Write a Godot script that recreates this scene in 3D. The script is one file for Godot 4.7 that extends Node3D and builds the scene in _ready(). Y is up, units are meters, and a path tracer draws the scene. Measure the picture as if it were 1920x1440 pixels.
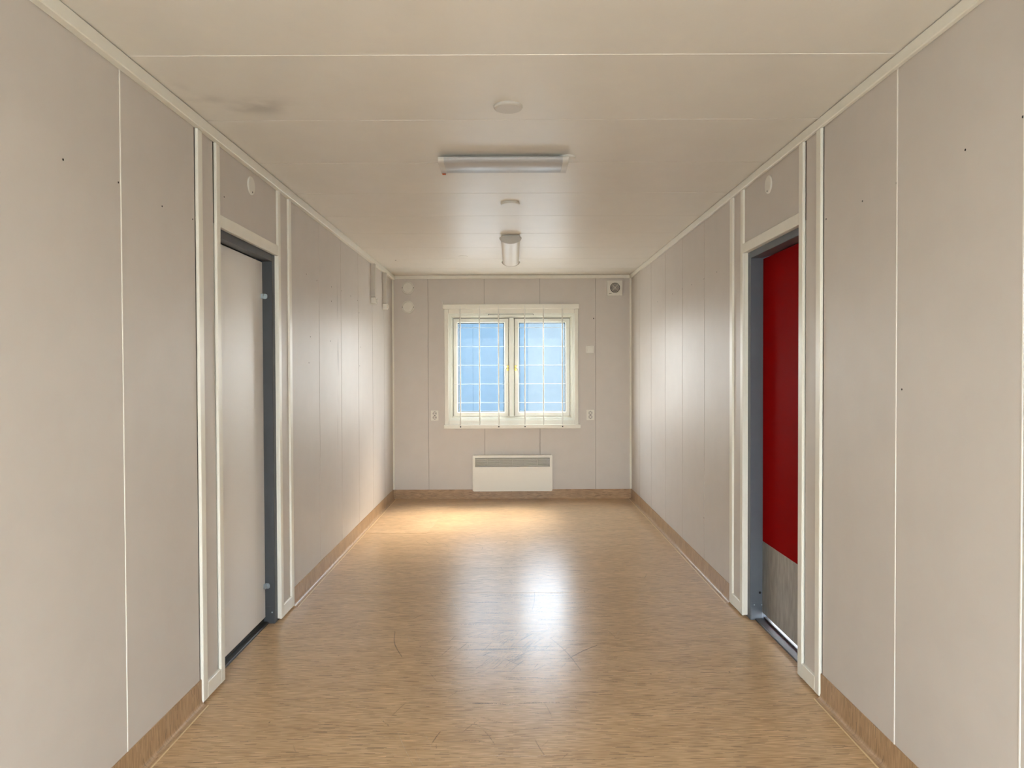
extends Node3D

# Room: camera looks down -z. Left wall x = -1.28, right wall x = 1.28, far wall z = -7.63, ceiling y = 2.40.
const W := 1.28
const H := 2.40
const ZF := -7.63
const ZR := 1.50
var M := {}


func _ready() -> void:
	# ---------------------------------------------------------------- camera, sky, sun, exposure
	var cam := Camera3D.new()
	cam.name = "camera"
	cam.fov = rad_to_deg(2.0 * atan(720.0 / 1335.0))
	cam.near = 0.05
	cam.far = 200.0
	cam.basis = Basis(Vector3.RIGHT, -0.0165) * Basis(Vector3.BACK, -0.0037)
	cam.position = Vector3(0, 1.36, 0)
	add_child(cam)
	cam.current = true

	var env := Environment.new()
	env.background_mode = Environment.BG_SKY
	var sky_mat := ProceduralSkyMaterial.new()
	sky_mat.sky_top_color = Color(0.84, 0.92, 1.0)
	sky_mat.sky_horizon_color = Color(0.97, 0.975, 0.96)
	sky_mat.ground_bottom_color = Color(0.62, 0.62, 0.60)
	sky_mat.ground_horizon_color = Color(0.70, 0.70, 0.69)
	sky_mat.sky_curve = 0.2
	var sky := Sky.new()
	sky.sky_material = sky_mat
	env.sky = sky
	env.background_energy_multiplier = 16.0
	env.tonemap_mode = Environment.TONE_MAPPER_LINEAR
	env.tonemap_exposure = 1.29
	env.sdfgi_enabled = true
	env.ssao_enabled = true
	env.ssil_enabled = true
	var we := WorldEnvironment.new()
	we.name = "world"
	we.environment = env
	add_child(we)

	var sun := DirectionalLight3D.new()      # a hazy sun, high to the right beyond the window
	sun.name = "sun"
	sun.light_color = Color(1.0, 0.94, 0.84)
	sun.light_energy = 6.0
	sun.light_angular_distance = 34.0
	sun.shadow_enabled = true
	sun.sky_mode = DirectionalLight3D.SKY_MODE_LIGHT_ONLY
	add_child(sun)
	var from_sun := Vector3(0.42, 1.08, -0.93).normalized()
	sun.look_at_from_position(from_sun * 20.0, Vector3.ZERO, Vector3.UP)

	make_materials()
	build_floor()
	build_ceiling()
	build_side_wall(-1)
	build_side_wall(1)
	build_far_wall()
	build_rear_wall()
	build_outside()
	build_trims()
	build_door(-1)
	build_door(1)
	build_window()
	build_grilles()
	build_heater()
	build_ceiling_things()
	build_wall_things()


# ==================================================================== helpers
func begin() -> SurfaceTool:
	var st := SurfaceTool.new()
	st.begin(Mesh.PRIMITIVE_TRIANGLES)
	return st


func obj(called: String, st: SurfaceTool, m: Material, parent: Node = self) -> MeshInstance3D:
	var o := MeshInstance3D.new()
	o.mesh = st.commit()
	o.mesh.surface_set_material(0, m)
	o.name = numbered(called, parent)
	parent.add_child(o, true)
	return o


func numbered(called: String, parent: Node) -> String:
	if not parent.has_node(NodePath(called)):
		return called
	var n := 1
	while parent.has_node(NodePath("%s_%03d" % [called, n])):
		n += 1
	return "%s_%03d" % [called, n]


func thing(called: String, label: String, category: String, at := Vector3.ZERO, group := "", kind := "") -> Node3D:
	var o := Node3D.new()
	o.name = numbered(called, self)
	add_child(o)
	o.position = at
	tag(o, label, category, group, kind)
	return o


func tag(o: Node, label: String, category: String, group := "", kind := "") -> void:
	o.set_meta("label", label)
	o.set_meta("category", category)
	if group:
		o.set_meta("group", group)
	if kind:
		o.set_meta("kind", kind)


func tri(st: SurfaceTool, a: Vector3, b: Vector3, c: Vector3, n: Vector3, ua := Vector2.ZERO, ub := Vector2.ZERO, uc := Vector2.ZERO) -> void:
	var flip := (b - a).cross(c - a).dot(n) > 0.0
	st.set_normal(n); st.set_uv(ua); st.set_uv2(ua); st.add_vertex(a)
	if flip:
		st.set_normal(n); st.set_uv(uc); st.set_uv2(uc); st.add_vertex(c)
		st.set_normal(n); st.set_uv(ub); st.set_uv2(ub); st.add_vertex(b)
	else:
		st.set_normal(n); st.set_uv(ub); st.set_uv2(ub); st.add_vertex(b)
		st.set_normal(n); st.set_uv(uc); st.set_uv2(uc); st.add_vertex(c)


func quad(st: SurfaceTool, p: Array, n: Vector3, u := [Vector2.ZERO, Vector2.ZERO, Vector2.ZERO, Vector2.ZERO]) -> void:
	tri(st, p[0], p[1], p[2], n, u[0], u[1], u[2])
	tri(st, p[0], p[2], p[3], n, u[0], u[2], u[3])


# a box between two corners with chamfered edges; each face carries uv 0..1
func cb(st: SurfaceTool, p: Vector3, q: Vector3, b := 0.0) -> void:
	var lo := p.min(q)
	var hi := p.max(q)
	var c := (lo + hi) / 2.0
	var h := (hi - lo) / 2.0
	b = min(b, 0.45 * min(h.x, min(h.y, h.z)))
	var e := h - Vector3(b, b, b)
	for ax in 3:
		var u := (ax + 1) % 3
		var v := (ax + 2) % 3
		if ax == 0:
			u = 2; v = 1
		elif ax == 1:
			u = 0; v = 2
		else:
			u = 0; v = 1
		for s in [-1.0, 1.0]:
			var n := Vector3.ZERO
			n[ax] = s
			var pts := []
			var uvs := []
			for k in [[-1, -1], [1, -1], [1, 1], [-1, 1]]:
				var x := Vector3.ZERO
				x[ax] = s * h[ax]
				x[u] = k[0] * e[u]
				x[v] = k[1] * e[v]
				pts.append(c + x)
				uvs.append(Vector2(0.5 + 0.5 * k[0], 0.5 - 0.5 * k[1]))
			quad(st, pts, n, uvs)
	if b <= 0.0:
		return
	for ax in 3:                                          # edges that run along ax
		var u := (ax + 1) % 3
		var v := (ax + 2) % 3
		for su in [-1.0, 1.0]:
			for sv in [-1.0, 1.0]:
				var n := Vector3.ZERO
				n[u] = su
				n[v] = sv
				var pts := []
				for k in [[-1, 0], [1, 0], [1, 1], [-1, 1]]:
					var x := Vector3.ZERO
					x[ax] = k[0] * e[ax]
					x[u] = su * (h[u] if k[1] == 0 else e[u])
					x[v] = sv * (e[v] if k[1] == 0 else h[v])
					pts.append(c + x)
				quad(st, pts, n.normalized())
	for sx in [-1.0, 1.0]:
		for sy in [-1.0, 1.0]:
			for sz in [-1.0, 1.0]:
				var s := Vector3(sx, sy, sz)
				tri(st, c + s * Vector3(h.x, e.y, e.z), c + s * Vector3(e.x, h.y, e.z), c + s * Vector3(e.x, e.y, h.z), s.normalized())


func bx(called: String, p: Vector3, q: Vector3, b: float, m: Material, parent: Node = self) -> MeshInstance3D:
	var st := begin()
	cb(st, p, q, b)
	return obj(called, st, m, parent)


# turned shape: profile of (radius, height along axis), smooth round the axis, flat between profile points
func lathe(st: SurfaceTool, at: Transform3D, prof: Array, seg := 40) -> void:
	for k in prof.size() - 1:
		var a: Vector2 = prof[k]
		var b: Vector2 = prof[k + 1]
		var d := b - a
		if d.length() < 1e-7:
			continue
		var pn := Vector2(d.y, -d.x).normalized()        # outward for profiles that run upwards outside
		for i in seg:
			var t0 := TAU * i / seg
			var t1 := TAU * (i + 1) / seg
			var r0 := Vector3(cos(t0), 0, sin(t0))
			var r1 := Vector3(cos(t1), 0, sin(t1))
			var n0 := (at.basis * (r0 * pn.x + Vector3.UP * pn.y)).normalized()
			var n1 := (at.basis * (r1 * pn.x + Vector3.UP * pn.y)).normalized()
			smooth_quad(st, at * (r0 * a.x + Vector3.UP * a.y), at * (r1 * a.x + Vector3.UP * a.y), at * (r1 * b.x + Vector3.UP * b.y), at * (r0 * b.x + Vector3.UP * b.y), n0, n1, n1, n0)


func smooth_quad(st: SurfaceTool, a: Vector3, b: Vector3, c: Vector3, d: Vector3, na: Vector3, nb: Vector3, nc: Vector3, nd: Vector3) -> void:
	var p := [a, b, c, d]
	var n := [na, nb, nc, nd]
	for f in [[0, 1, 2], [0, 2, 3]]:
		var x: Vector3 = p[f[0]]
		var y: Vector3 = p[f[1]]
		var z: Vector3 = p[f[2]]
		var cr := (y - x).cross(z - x)
		if cr.length() < 1e-12:
			continue
		var order: Array = [f[0], f[2], f[1]] if cr.dot(n[f[0]] + n[f[1]] + n[f[2]]) > 0.0 else f
		for i in order:
			st.set_normal(n[i])
			st.set_uv(Vector2.ZERO)
			st.set_uv2(Vector2.ZERO)
			st.add_vertex(p[i])


# outline in the x-y plane of 'at', pushed along its z from 0 to depth
func prism(st: SurfaceTool, at: Transform3D, poly: PackedVector2Array, depth: float, smooth := false) -> void:
	var idx := Geometry2D.triangulate_polygon(poly)
	var area := 0.0
	for i in poly.size():
		area += poly[i].cross(poly[(i + 1) % poly.size()])
	var turn := 1.0 if area > 0.0 else -1.0
	for i in range(0, idx.size(), 3):
		for z in [0.0, depth]:
			var n := at.basis * Vector3(0, 0, -1 if (z == 0.0) == (depth > 0.0) else 1)
			tri(st, at * v3(poly[idx[i]], z), at * v3(poly[idx[i + 1]], z), at * v3(poly[idx[i + 2]], z), n.normalized())
	var sz := poly.size()
	var ns := []
	for i in sz:
		var d := poly[(i + 1) % sz] - poly[i]
		ns.append(Vector2(d.y, -d.x).normalized() * turn)
	for i in sz:
		var a := poly[i]
		var b := poly[(i + 1) % sz]
		var na: Vector2 = ns[i]
		var nb: Vector2 = ns[i]
		if smooth:
			var before: Vector2 = ns[(i + sz - 1) % sz]
			var after: Vector2 = ns[(i + 1) % sz]
			if before.dot(ns[i]) > 0.75:
				na = (before + ns[i]).normalized()
			if after.dot(ns[i]) > 0.75:
				nb = (after + ns[i]).normalized()
		var wa := (at.basis * Vector3(na.x, na.y, 0)).normalized()
		var wb := (at.basis * Vector3(nb.x, nb.y, 0)).normalized()
		smooth_quad(st, at * v3(a, 0), at * v3(b, 0), at * v3(b, depth), at * v3(a, depth), wa, wb, wb, wa)


func v3(p: Vector2, z: float) -> Vector3:
	return Vector3(p.x, p.y, z)


func round_rect(x0: float, y0: float, x1: float, y1: float, r: float, n := 6) -> PackedVector2Array:
	var out := PackedVector2Array()
	var cs := [[x1 - r, y0 + r, -PI / 2], [x1 - r, y1 - r, 0.0], [x0 + r, y1 - r, PI / 2], [x0 + r, y0 + r, PI]]
	for c in cs:
		for i in n + 1:
			var t: float = c[2] + PI / 2 * i / n
			out.append(Vector2(c[0] + r * cos(t), c[1] + r * sin(t)))
	return out


func tube(st: SurfaceTool, pts: Array, r: float, seg := 12) -> void:
	var rings := []
	for i in pts.size():
		var d: Vector3 = (pts[min(i + 1, pts.size() - 1)] - pts[max(i - 1, 0)]).normalized()
		var side := d.cross(Vector3.BACK if abs(d.z) < 0.9 else Vector3.RIGHT).normalized()
		var up := side.cross(d).normalized()
		var ring := []
		for k in seg:
			var t := TAU * k / seg
			ring.append(side * cos(t) + up * sin(t))
		rings.append(ring)
	for i in pts.size() - 1:
		for k in seg:
			var l := (k + 1) % seg
			smooth_quad(st, pts[i] + rings[i][k] * r, pts[i] + rings[i][l] * r, pts[i + 1] + rings[i + 1][l] * r, pts[i + 1] + rings[i + 1][k] * r, rings[i][k], rings[i][l], rings[i + 1][l], rings[i + 1][k])
	for e in [0, pts.size() - 1]:
		var n: Vector3 = (pts[e] - pts[1 if e == 0 else e - 1]).normalized()
		for k in seg:
			tri(st, pts[e], pts[e] + rings[e][k] * r, pts[e] + rings[e][(k + 1) % seg] * r, n)


# a rectangular frame facing +z, swept with mitred corners: prof is a list of (inset from the outer edge, z)
func ring(st: SurfaceTool, x0: float, y0: float, x1: float, y1: float, prof: Array) -> void:
	for k in prof.size() - 1:
		var a: Vector2 = prof[k]
		var b: Vector2 = prof[k + 1]
		var d := b - a
		var pn := Vector2(-d.y, d.x).normalized()        # (along the inset, along z)
		var ca := [Vector3(x0 + a.x, y0 + a.x, a.y), Vector3(x1 - a.x, y0 + a.x, a.y), Vector3(x1 - a.x, y1 - a.x, a.y), Vector3(x0 + a.x, y1 - a.x, a.y)]
		var cc := [Vector3(x0 + b.x, y0 + b.x, b.y), Vector3(x1 - b.x, y0 + b.x, b.y), Vector3(x1 - b.x, y1 - b.x, b.y), Vector3(x0 + b.x, y1 - b.x, b.y)]
		var inw := [Vector3.UP, Vector3.LEFT, Vector3.DOWN, Vector3.RIGHT]
		for i in 4:
			var j := (i + 1) % 4
			quad(st, [ca[i], ca[j], cc[j], cc[i]], (inw[i] * pn.x + Vector3.BACK * pn.y).normalized())


func at_wall(side: int, y: float, z: float) -> Transform3D:      # y of the frame points out of the wall
	if side < 0:
		return Transform3D(Basis(Vector3.FORWARD, PI / 2), Vector3(-W, y, z))
	return Transform3D(Basis(Vector3.FORWARD, -PI / 2), Vector3(W, y, z))


func at_far(x: float, y: float) -> Transform3D:
	return Transform3D(Basis(Vector3.RIGHT, PI / 2), Vector3(x, y, ZF))


func at_ceiling(x: float, z: float) -> Transform3D:
	return Transform3D(Basis(Vector3.RIGHT, PI), Vector3(x, H, z))


# ==================================================================== materials
func mat(called: String, c: Color, rough: float, metal := 0.0, spec := 0.5) -> StandardMaterial3D:
	var m := StandardMaterial3D.new()
	m.resource_name = called
	m.albedo_color = c
	m.roughness = rough
	m.metallic = metal
	m.metallic_specular = spec
	M[called] = m
	return m


func noise_tex(size: int, freq: float, ramp: Array, s: int, octaves := 3) -> NoiseTexture2D:
	var n := FastNoiseLite.new()
	n.seed = s
	n.noise_type = FastNoiseLite.TYPE_SIMPLEX_SMOOTH
	n.frequency = freq
	n.fractal_octaves = octaves
	var t := NoiseTexture2D.new()
	t.width = size
	t.height = size
	t.seamless = true
	t.noise = n
	if ramp.size() == 2:
		var g := Gradient.new()
		g.set_color(0, ramp[0])
		g.set_color(1, ramp[1])
		t.color_ramp = g
	return t


func grain(m: StandardMaterial3D, lo: Color, hi: Color, scale: float, s: int) -> void:
	m.albedo_color = Color.WHITE
	m.albedo_texture = noise_tex(512, 0.012, [lo, hi], s, 5)
	m.uv1_triplanar = true
	m.uv1_world_triplanar = true
	m.uv1_scale = Vector3.ONE * scale


func make_materials() -> void:
	grain(mat("wall_paint", Color.WHITE, 0.46, 0.0, 0.45), Color(0.81, 0.78, 0.745), Color(0.825, 0.795, 0.76), 0.7, 3)
	grain(mat("ceiling_paint", Color.WHITE, 0.38), Color(0.895, 0.875, 0.835), Color(0.91, 0.89, 0.85), 0.6, 5)
	grain(mat("trim_paint", Color.WHITE, 0.35), Color(0.92, 0.905, 0.85), Color(0.935, 0.92, 0.87), 1.5, 7)
	mat("lit_joint", Color(0.94, 0.92, 0.88), 0.5)  # pale tone paints the light caught on panel edges at near joints
	mat("core", Color(0.45, 0.42, 0.38), 0.8)
	mat("dark_hole", Color(0.05, 0.045, 0.04), 0.8)
	mat("screw", Color(0.16, 0.14, 0.12), 0.5, 0.3)
	grain(mat("grey_steel", Color.WHITE, 0.42), Color(0.235, 0.25, 0.265), Color(0.255, 0.27, 0.285), 1.2, 9)
	grain(mat("blue_grey_steel", Color.WHITE, 0.42), Color(0.34, 0.365, 0.395), Color(0.36, 0.385, 0.415), 1.2, 9)
	grain(mat("dark_steel", Color.WHITE, 0.45), Color(0.18, 0.18, 0.175), Color(0.24, 0.235, 0.225), 4.0, 11)
	mat("leaf_grey", Color(0.925, 0.91, 0.885), 0.4)
	mat("leaf_red", Color(0.56, 0.004, 0.008), 0.6, 0.0, 0.1)
	var kick := mat("kick_steel", Color.WHITE, 0.45, 0.7)
	kick.albedo_texture = noise_tex(512, 0.02, [Color(0.58, 0.57, 0.54), Color(0.70, 0.69, 0.66)], 21, 5)
	kick.uv1_triplanar = true
	kick.uv1_world_triplanar = true
	kick.uv1_scale = Vector3(2.5, 0.7, 2.5)
	mat("zinc", Color(0.62, 0.66, 0.68), 0.3, 0.9)
	mat("white_plastic", Color(0.90, 0.885, 0.84), 0.35)
	mat("white_metal", Color(0.90, 0.89, 0.85), 0.3)
	mat("window_white", Color(0.92, 0.925, 0.88), 0.28)
	mat("heater_white", Color(0.91, 0.90, 0.86), 0.38)
	mat("socket_black", Color(0.12, 0.115, 0.11), 0.6)
	mat("lamp_grey", Color(0.70, 0.69, 0.68), 0.31)
	mat("lamp_cap", Color(0.80, 0.78, 0.74), 0.4)
	mat("lamp_lens", Color(0.92, 0.90, 0.86), 0.3)
	mat("gasket", Color(0.20, 0.22, 0.20), 0.7)
	mat("brass", Color(0.80, 0.66, 0.30), 0.3, 0.7)
	mat("orange", Color(0.72, 0.32, 0.10), 0.5)
	mat("outlet_face", Color(0.86, 0.84, 0.80), 0.4)
	mat("duct_grey", Color(0.80, 0.775, 0.73), 0.4)
	grain(mat("blue_panel", Color.WHITE, 0.8, 0.0, 0.2), Color(0.155, 0.220, 0.265), Color(0.172, 0.238, 0.283), 0.5, 31)  # added outdoor wall, kept dark so the view through the glass stays dim
	grain(mat("pale_panel", Color.WHITE, 0.8, 0.0, 0.2), Color(0.222, 0.258, 0.28), Color(0.24, 0.276, 0.298), 0.5, 33)  # lighter tone of the added wall, for the brighter right pane
	mat("ground", Color(0.60, 0.59, 0.57), 0.9)
	mat("landing", Color(0.80, 0.78, 0.76), 0.8)
	mat("weld", Color(0.88, 0.78, 0.60), 0.4)
	var glass := mat("pane_glass", Color(0.93, 0.97, 1.0, 0.06), 0.03, 0.0, 0.1)
	glass.transparency = BaseMaterial3D.TRANSPARENCY_ALPHA
	# vinyl: streaks that run across the room, and up the coved skirting
	var img := vinyl_image(2048, 17)
	var fl := mat("vinyl", Color.WHITE, 0.285, 0.0, 0.38)
	fl.albedo_texture = ImageTexture.create_from_image(img)
	fl.detail_enabled = true
	fl.detail_uv_layer = BaseMaterial3D.DETAIL_UV_2
	fl.detail_blend_mode = BaseMaterial3D.BLEND_MODE_MIX
	fl.detail_albedo = ImageTexture.create_from_image(scuff_image())
	var small := vinyl_image(512, 23)
	var sk := mat("skirting_across", Color.WHITE, 0.35)
	sk.albedo_texture = ImageTexture.create_from_image(small)
	sk.albedo_color = Color(0.88, 0.86, 0.85)
	sk.uv1_triplanar = true
	sk.uv1_world_triplanar = true
	sk.uv1_scale = Vector3.ONE * 1.6
	var pv: StandardMaterial3D = sk.duplicate()
	pv.albedo_color = Color.WHITE
	M.patch_vinyl = pv
	var upright: Image = small.duplicate()
	upright.rotate_90(CLOCKWISE)
	var su := mat("skirting_up", Color.WHITE, 0.35)
	su.albedo_texture = ImageTexture.create_from_image(upright)
	su.albedo_color = Color(0.88, 0.86, 0.85)
	su.uv1_triplanar = true
	su.uv1_world_triplanar = true
	su.uv1_scale = Vector3.ONE * 1.6


func vinyl_image(n: int, s: int) -> Image:
	var layers := []
	for k in 3:
		var f := FastNoiseLite.new()
		f.seed = s + k
		f.noise_type = FastNoiseLite.TYPE_SIMPLEX_SMOOTH
		f.frequency = [0.33, 0.22, 0.03][k]
		f.fractal_octaves = [2, 3, 3][k]
		var w: int = [n / 22, n / 24, n / 16][k]
		var h: int = [n / 2, n, n / 4][k]
		var im := f.get_seamless_image(w, h)
		im.convert(Image.FORMAT_L8)
		im.resize(n, n, Image.INTERPOLATE_CUBIC)
		layers.append(im.get_data())
	var a: PackedByteArray = layers[0]
	var b: PackedByteArray = layers[1]
	var c: PackedByteArray = layers[2]
	var lut := PackedByteArray()
	for i in 256:
		var t := clampf((i / 255.0 - 0.5) * 1.9 + 0.5, 0.0, 1.0)
		var col := Color(0.67, 0.54, 0.39).lerp(Color(0.865, 0.735, 0.575), t)
		lut.append_array([int(col.r * 255), int(col.g * 255), int(col.b * 255)])
	var out := PackedByteArray()
	out.resize(n * n * 3)
	for i in n * n:
		var v := ((a[i] * 9 + b[i] * 6 + c[i] * 3) / 18) * 3
		out[i * 3] = lut[v]
		out[i * 3 + 1] = lut[v + 1]
		out[i * 3 + 2] = lut[v + 2]
	var rng := RandomNumberGenerator.new()
	rng.seed = s
	for k in n * n / 700:                                # single dark and light fibres
		var x := rng.randi() % n
		var y := rng.randi() % n
		var l := rng.randi_range(10, 60)
		var g := rng.randf_range(0.66, 0.90) if rng.randf() < 0.7 else rng.randf_range(1.05, 1.12)
		for i in l:
			for row in 2:
				var p := ((y + row) % n * n + (x + i) % n) * 3
				for ch in 3:
					out[p + ch] = mini(255, int(out[p + ch] * g))
	return Image.create_from_data(n, n, false, Image.FORMAT_RGB8, out)


# scuffs and heel marks on the worn middle of the floor; covers x -1.28..1.28, z -2.2..-7.7
func scuff_image() -> Image:
	var im := Image.create_empty(1024, 2048, false, Image.FORMAT_RGBA8)
	im.fill(Color(0.17, 0.14, 0.115, 0.0))
	var rng := RandomNumberGenerator.new()
	rng.seed = 404
	var dark := Color(0.17, 0.14, 0.115)
	for k in 230:                                        # long drag marks across the room
		var x := clampf(rng.randfn(0.02, 0.2), -0.7, 0.6)
		var z := -clampf(rng.randfn(3.9, 0.5), 2.9, 5.4)
		stroke(im, rng, x, z, rng.randf_range(-0.12, 0.12), rng.randf_range(0.03, 0.28), dark, rng.randf_range(0.16, 0.5))
	for k in 26:
		stroke(im, rng, rng.randf_range(-0.35, 0.2), -[3.46, 3.47, 3.82, 3.84, 4.32, 4.30, 4.18, 4.02][k % 8], rng.randf_range(-0.03, 0.03), rng.randf_range(0.15, 0.4), dark, rng.randf_range(0.4, 0.7))
	for k in 110:                                        # fine hatching towards the camera
		stroke(im, rng, clampf(rng.randfn(0.03, 0.13), -0.3, 0.4), -rng.randf_range(3.3, 3.75), rng.randf_range(1.9, 2.4), rng.randf_range(0.03, 0.16), dark, rng.randf_range(0.18, 0.45))
	for k in 90:
		stroke(im, rng, clampf(rng.randfn(0.0, 0.3), -0.9, 0.9), -rng.randf_range(2.5, 6.0), rng.randf_range(0, PI), rng.randf_range(0.02, 0.14), dark, rng.randf_range(0.15, 0.45))
	for k in 900:                                        # ground-in grime, short strokes that lie with the grain
		stroke(im, rng, clampf(rng.randfn(-0.02, 0.17), -0.45, 0.42), -clampf(rng.randfn(3.75, 0.38), 2.9, 4.7), rng.randf_range(-0.3, 0.3), rng.randf_range(0.01, 0.06), dark, rng.randf_range(0.08, 0.26))
	for k in 60:
		stroke(im, rng, rng.randf_range(-0.7, 0.7), -rng.randf_range(2.4, 6.5), rng.randf_range(0, PI), rng.randf_range(0.04, 0.3), Color(0.92, 0.87, 0.78), rng.randf_range(0.1, 0.3))
	for p in [[0.19, 3.62, 0.26, 3.45, 0.31, 3.22], [0.135, 4.38, 0.13, 4.2, 0.11, 4.05], [0.26, 3.35, 0.34, 3.45, 0.42, 3.52], [-0.62, 3.72, -0.60, 3.55, -0.53, 3.38]]:
		for i in 160:                                    # curved gouges
			var t := i / 160.0
			var q := Vector2(p[0], p[1]).bezier_interpolate(Vector2(p[2], p[3]), Vector2(p[2], p[3]), Vector2(p[4], p[5]), t)
			dab(im, q.x, -q.y, dark, 0.5)
	for p in [[-0.84, -3.40], [-0.46, -3.51], [0.62, -3.18], [-0.95, -2.75], [0.98, -3.2]]:
		for i in 4:
			dab(im, p[0] + rng.randf_range(-0.002, 0.002), p[1] + rng.randf_range(-0.003, 0.003), Color(0.05, 0.04, 0.03), 0.8)
	return im


func stroke(im: Image, rng: RandomNumberGenerator, x: float, z: float, turn: float, l: float, c: Color, a: float) -> void:
	var n := int(l / 0.0022)
	var bend := rng.randf_range(-0.4, 0.4)
	var keep := rng.randf_range(0.5, 1.0)
	for i in n:
		var t := float(i) / n
		var d := turn + bend * (t - 0.5)
		x += cos(d) * 0.0022
		z += sin(d) * 0.0022
		if rng.randf() < keep:
			dab(im, x, z, c, a * minf(1.0, 4.0 * minf(t, 1.0 - t) + 0.2))


func dab(im: Image, x: float, z: float, c: Color, a: float) -> void:
	var u := int((x + 1.28) / 2.56 * 1024)
	var v := int((-z - 2.2) / 5.5 * 2048)
	if u < 0 or v < 0 or u > 1023 or v > 2047:
		return
	for k in (3 if a > 0.3 else 2):
		var was := im.get_pixel(u, mini(v + k, 2047))
		im.set_pixel(u, mini(v + k, 2047), Color(c.r, c.g, c.b, clampf(was.a + a * (1.0 - 0.3 * k), 0.0, 0.8)))


# ==================================================================== setting
func build_floor() -> void:
	var f := thing("floor", "light brown streaked sheet vinyl floor with dark scuffs along the middle", "floor", Vector3.ZERO, "", "structure")
	bx("slab", Vector3(-1.45, -0.30, ZF - 0.14), Vector3(1.45, -0.003, ZR + 0.14), 0, M.core, f)
	for s in [[ZR, -2.372], [-2.374, -4.368], [-4.371, ZF]]:
		var st := begin()
		var z0: float = s[0]
		var z1: float = s[1]
		var pts := [Vector3(-1.335, 0, z0), Vector3(1.335, 0, z0), Vector3(1.335, 0, z1), Vector3(-1.335, 0, z1)]
		for t in [[0, 1, 2], [0, 2, 3]]:
			var ord := [t[0], t[1], t[2]]
			if (pts[t[1]] - pts[t[0]]).cross(pts[t[2]] - pts[t[0]]).y > 0:
				ord = [t[0], t[2], t[1]]
			for i in ord:
				st.set_normal(Vector3.UP)
				st.set_uv(Vector2(pts[i].x, pts[i].z) / 2.56)
				st.set_uv2(Vector2((pts[i].x + 1.28) / 2.56, (-pts[i].z - 2.2) / 5.5))
				st.add_vertex(pts[i])
		for z in [z0, z1]:
			var n := Vector3(0, 0, 1 if z == z0 else -1)
			st.set_uv2(Vector2.ZERO)
			quad(st, [Vector3(-1.335, 0, z), Vector3(1.335, 0, z), Vector3(1.335, -0.003, z), Vector3(-1.335, -0.003, z)], n)
		obj("vinyl_sheet", st, M.vinyl, f)
	vinyl_patch(f)


func vinyl_patch(f: Node3D) -> void:                     # a mended piece of the sheet in the far corner by the cable ducts
	var poly := PackedVector2Array()
	for p in [[-1.245, 6.012], [-0.760, 6.000], [-0.732, 6.010], [-0.716, 6.050], [-0.690, 6.5], [-0.684, 7.0], [-0.70, 7.25], [-1.245, 7.25]]:
		poly.append(Vector2(p[0], p[1]))
	var st := begin()
	prism(st, Transform3D(Basis(Vector3.RIGHT, -PI / 2), Vector3(0, -0.0015, 0)), poly, 0.0028)
	obj("vinyl_patch", st, M.patch_vinyl, f)


func build_ceiling() -> void:
	var c := thing("ceiling", "cream ceiling of broad boards with faint joints across the room", "ceiling", Vector3.ZERO, "", "structure")
	bx("slab", Vector3(-1.45, H + 0.012, ZF - 0.14), Vector3(1.45, H + 0.16, ZR + 0.14), 0, M.core, c)
	var edges := [ZR]
	for k in 16:
		var z := 1.249 - 0.6 * k
		if z > ZF + 0.1 and z < ZR - 0.1:
			edges.append(z)
	edges.append(ZF)
	for k in edges.size() - 1:
		var g0 := 0.0 if k == 0 else 0.0022
		var g1 := 0.0 if k == edges.size() - 2 else 0.0022
		var m: Material = M.ceiling_paint
		if absf(edges[k] + 2.351) < 0.01:
			m = stained(M.ceiling_paint, ceiling_stain())
		bx("ceiling_board", Vector3(-1.29, H, edges[k] - g0), Vector3(1.29, H + 0.012, edges[k + 1] + g1), 0.001, m, c)
	bx("joint_strip", Vector3(-1.26, H - 0.0012, -2.3485), Vector3(1.26, H + 0.004, -2.3535), 0.0005, M.lit_joint, c)


func stained(base: StandardMaterial3D, im: Image) -> StandardMaterial3D:
	var m: StandardMaterial3D = base.duplicate()
	m.detail_enabled = true
	m.detail_uv_layer = BaseMaterial3D.DETAIL_UV_2
	m.detail_blend_mode = BaseMaterial3D.BLEND_MODE_MIX
	m.detail_albedo = ImageTexture.create_from_image(im)
	m.uv2_triplanar = false
	return m


func ceiling_stain() -> Image:
	return smears(512, 256, 9, [[0.125, 0.72, 0.035, 0.16, 0.30], [0.05, 0.62, 0.03, 0.08, 0.22], [0.09, 0.8, 0.05, 0.06, 0.15], [0.03, 0.45, 0.012, 0.12, 0.15]])


func smears(w: int, h: int, s: int, spots: Array) -> Image:
	var im := Image.create_empty(w, h, false, Image.FORMAT_RGBA8)
	var f := FastNoiseLite.new()
	f.seed = s
	f.frequency = 0.02
	f.fractal_octaves = 5
	for y in h:
		for x in w:
			var a := 0.0
			for q in spots:
				var d := Vector2((float(x) / w - q[0]) / q[2], (float(y) / h - q[1]) / q[3]).length()
				if d < 2.2:
					a += q[4] * exp(-d * d) * clampf(0.5 + 1.6 * f.get_noise_2d(x, y * 0.6), 0.0, 1.0)
			im.set_pixel(x, y, Color(0.42, 0.38, 0.34, clampf(a, 0, 0.6)))
	return im


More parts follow.
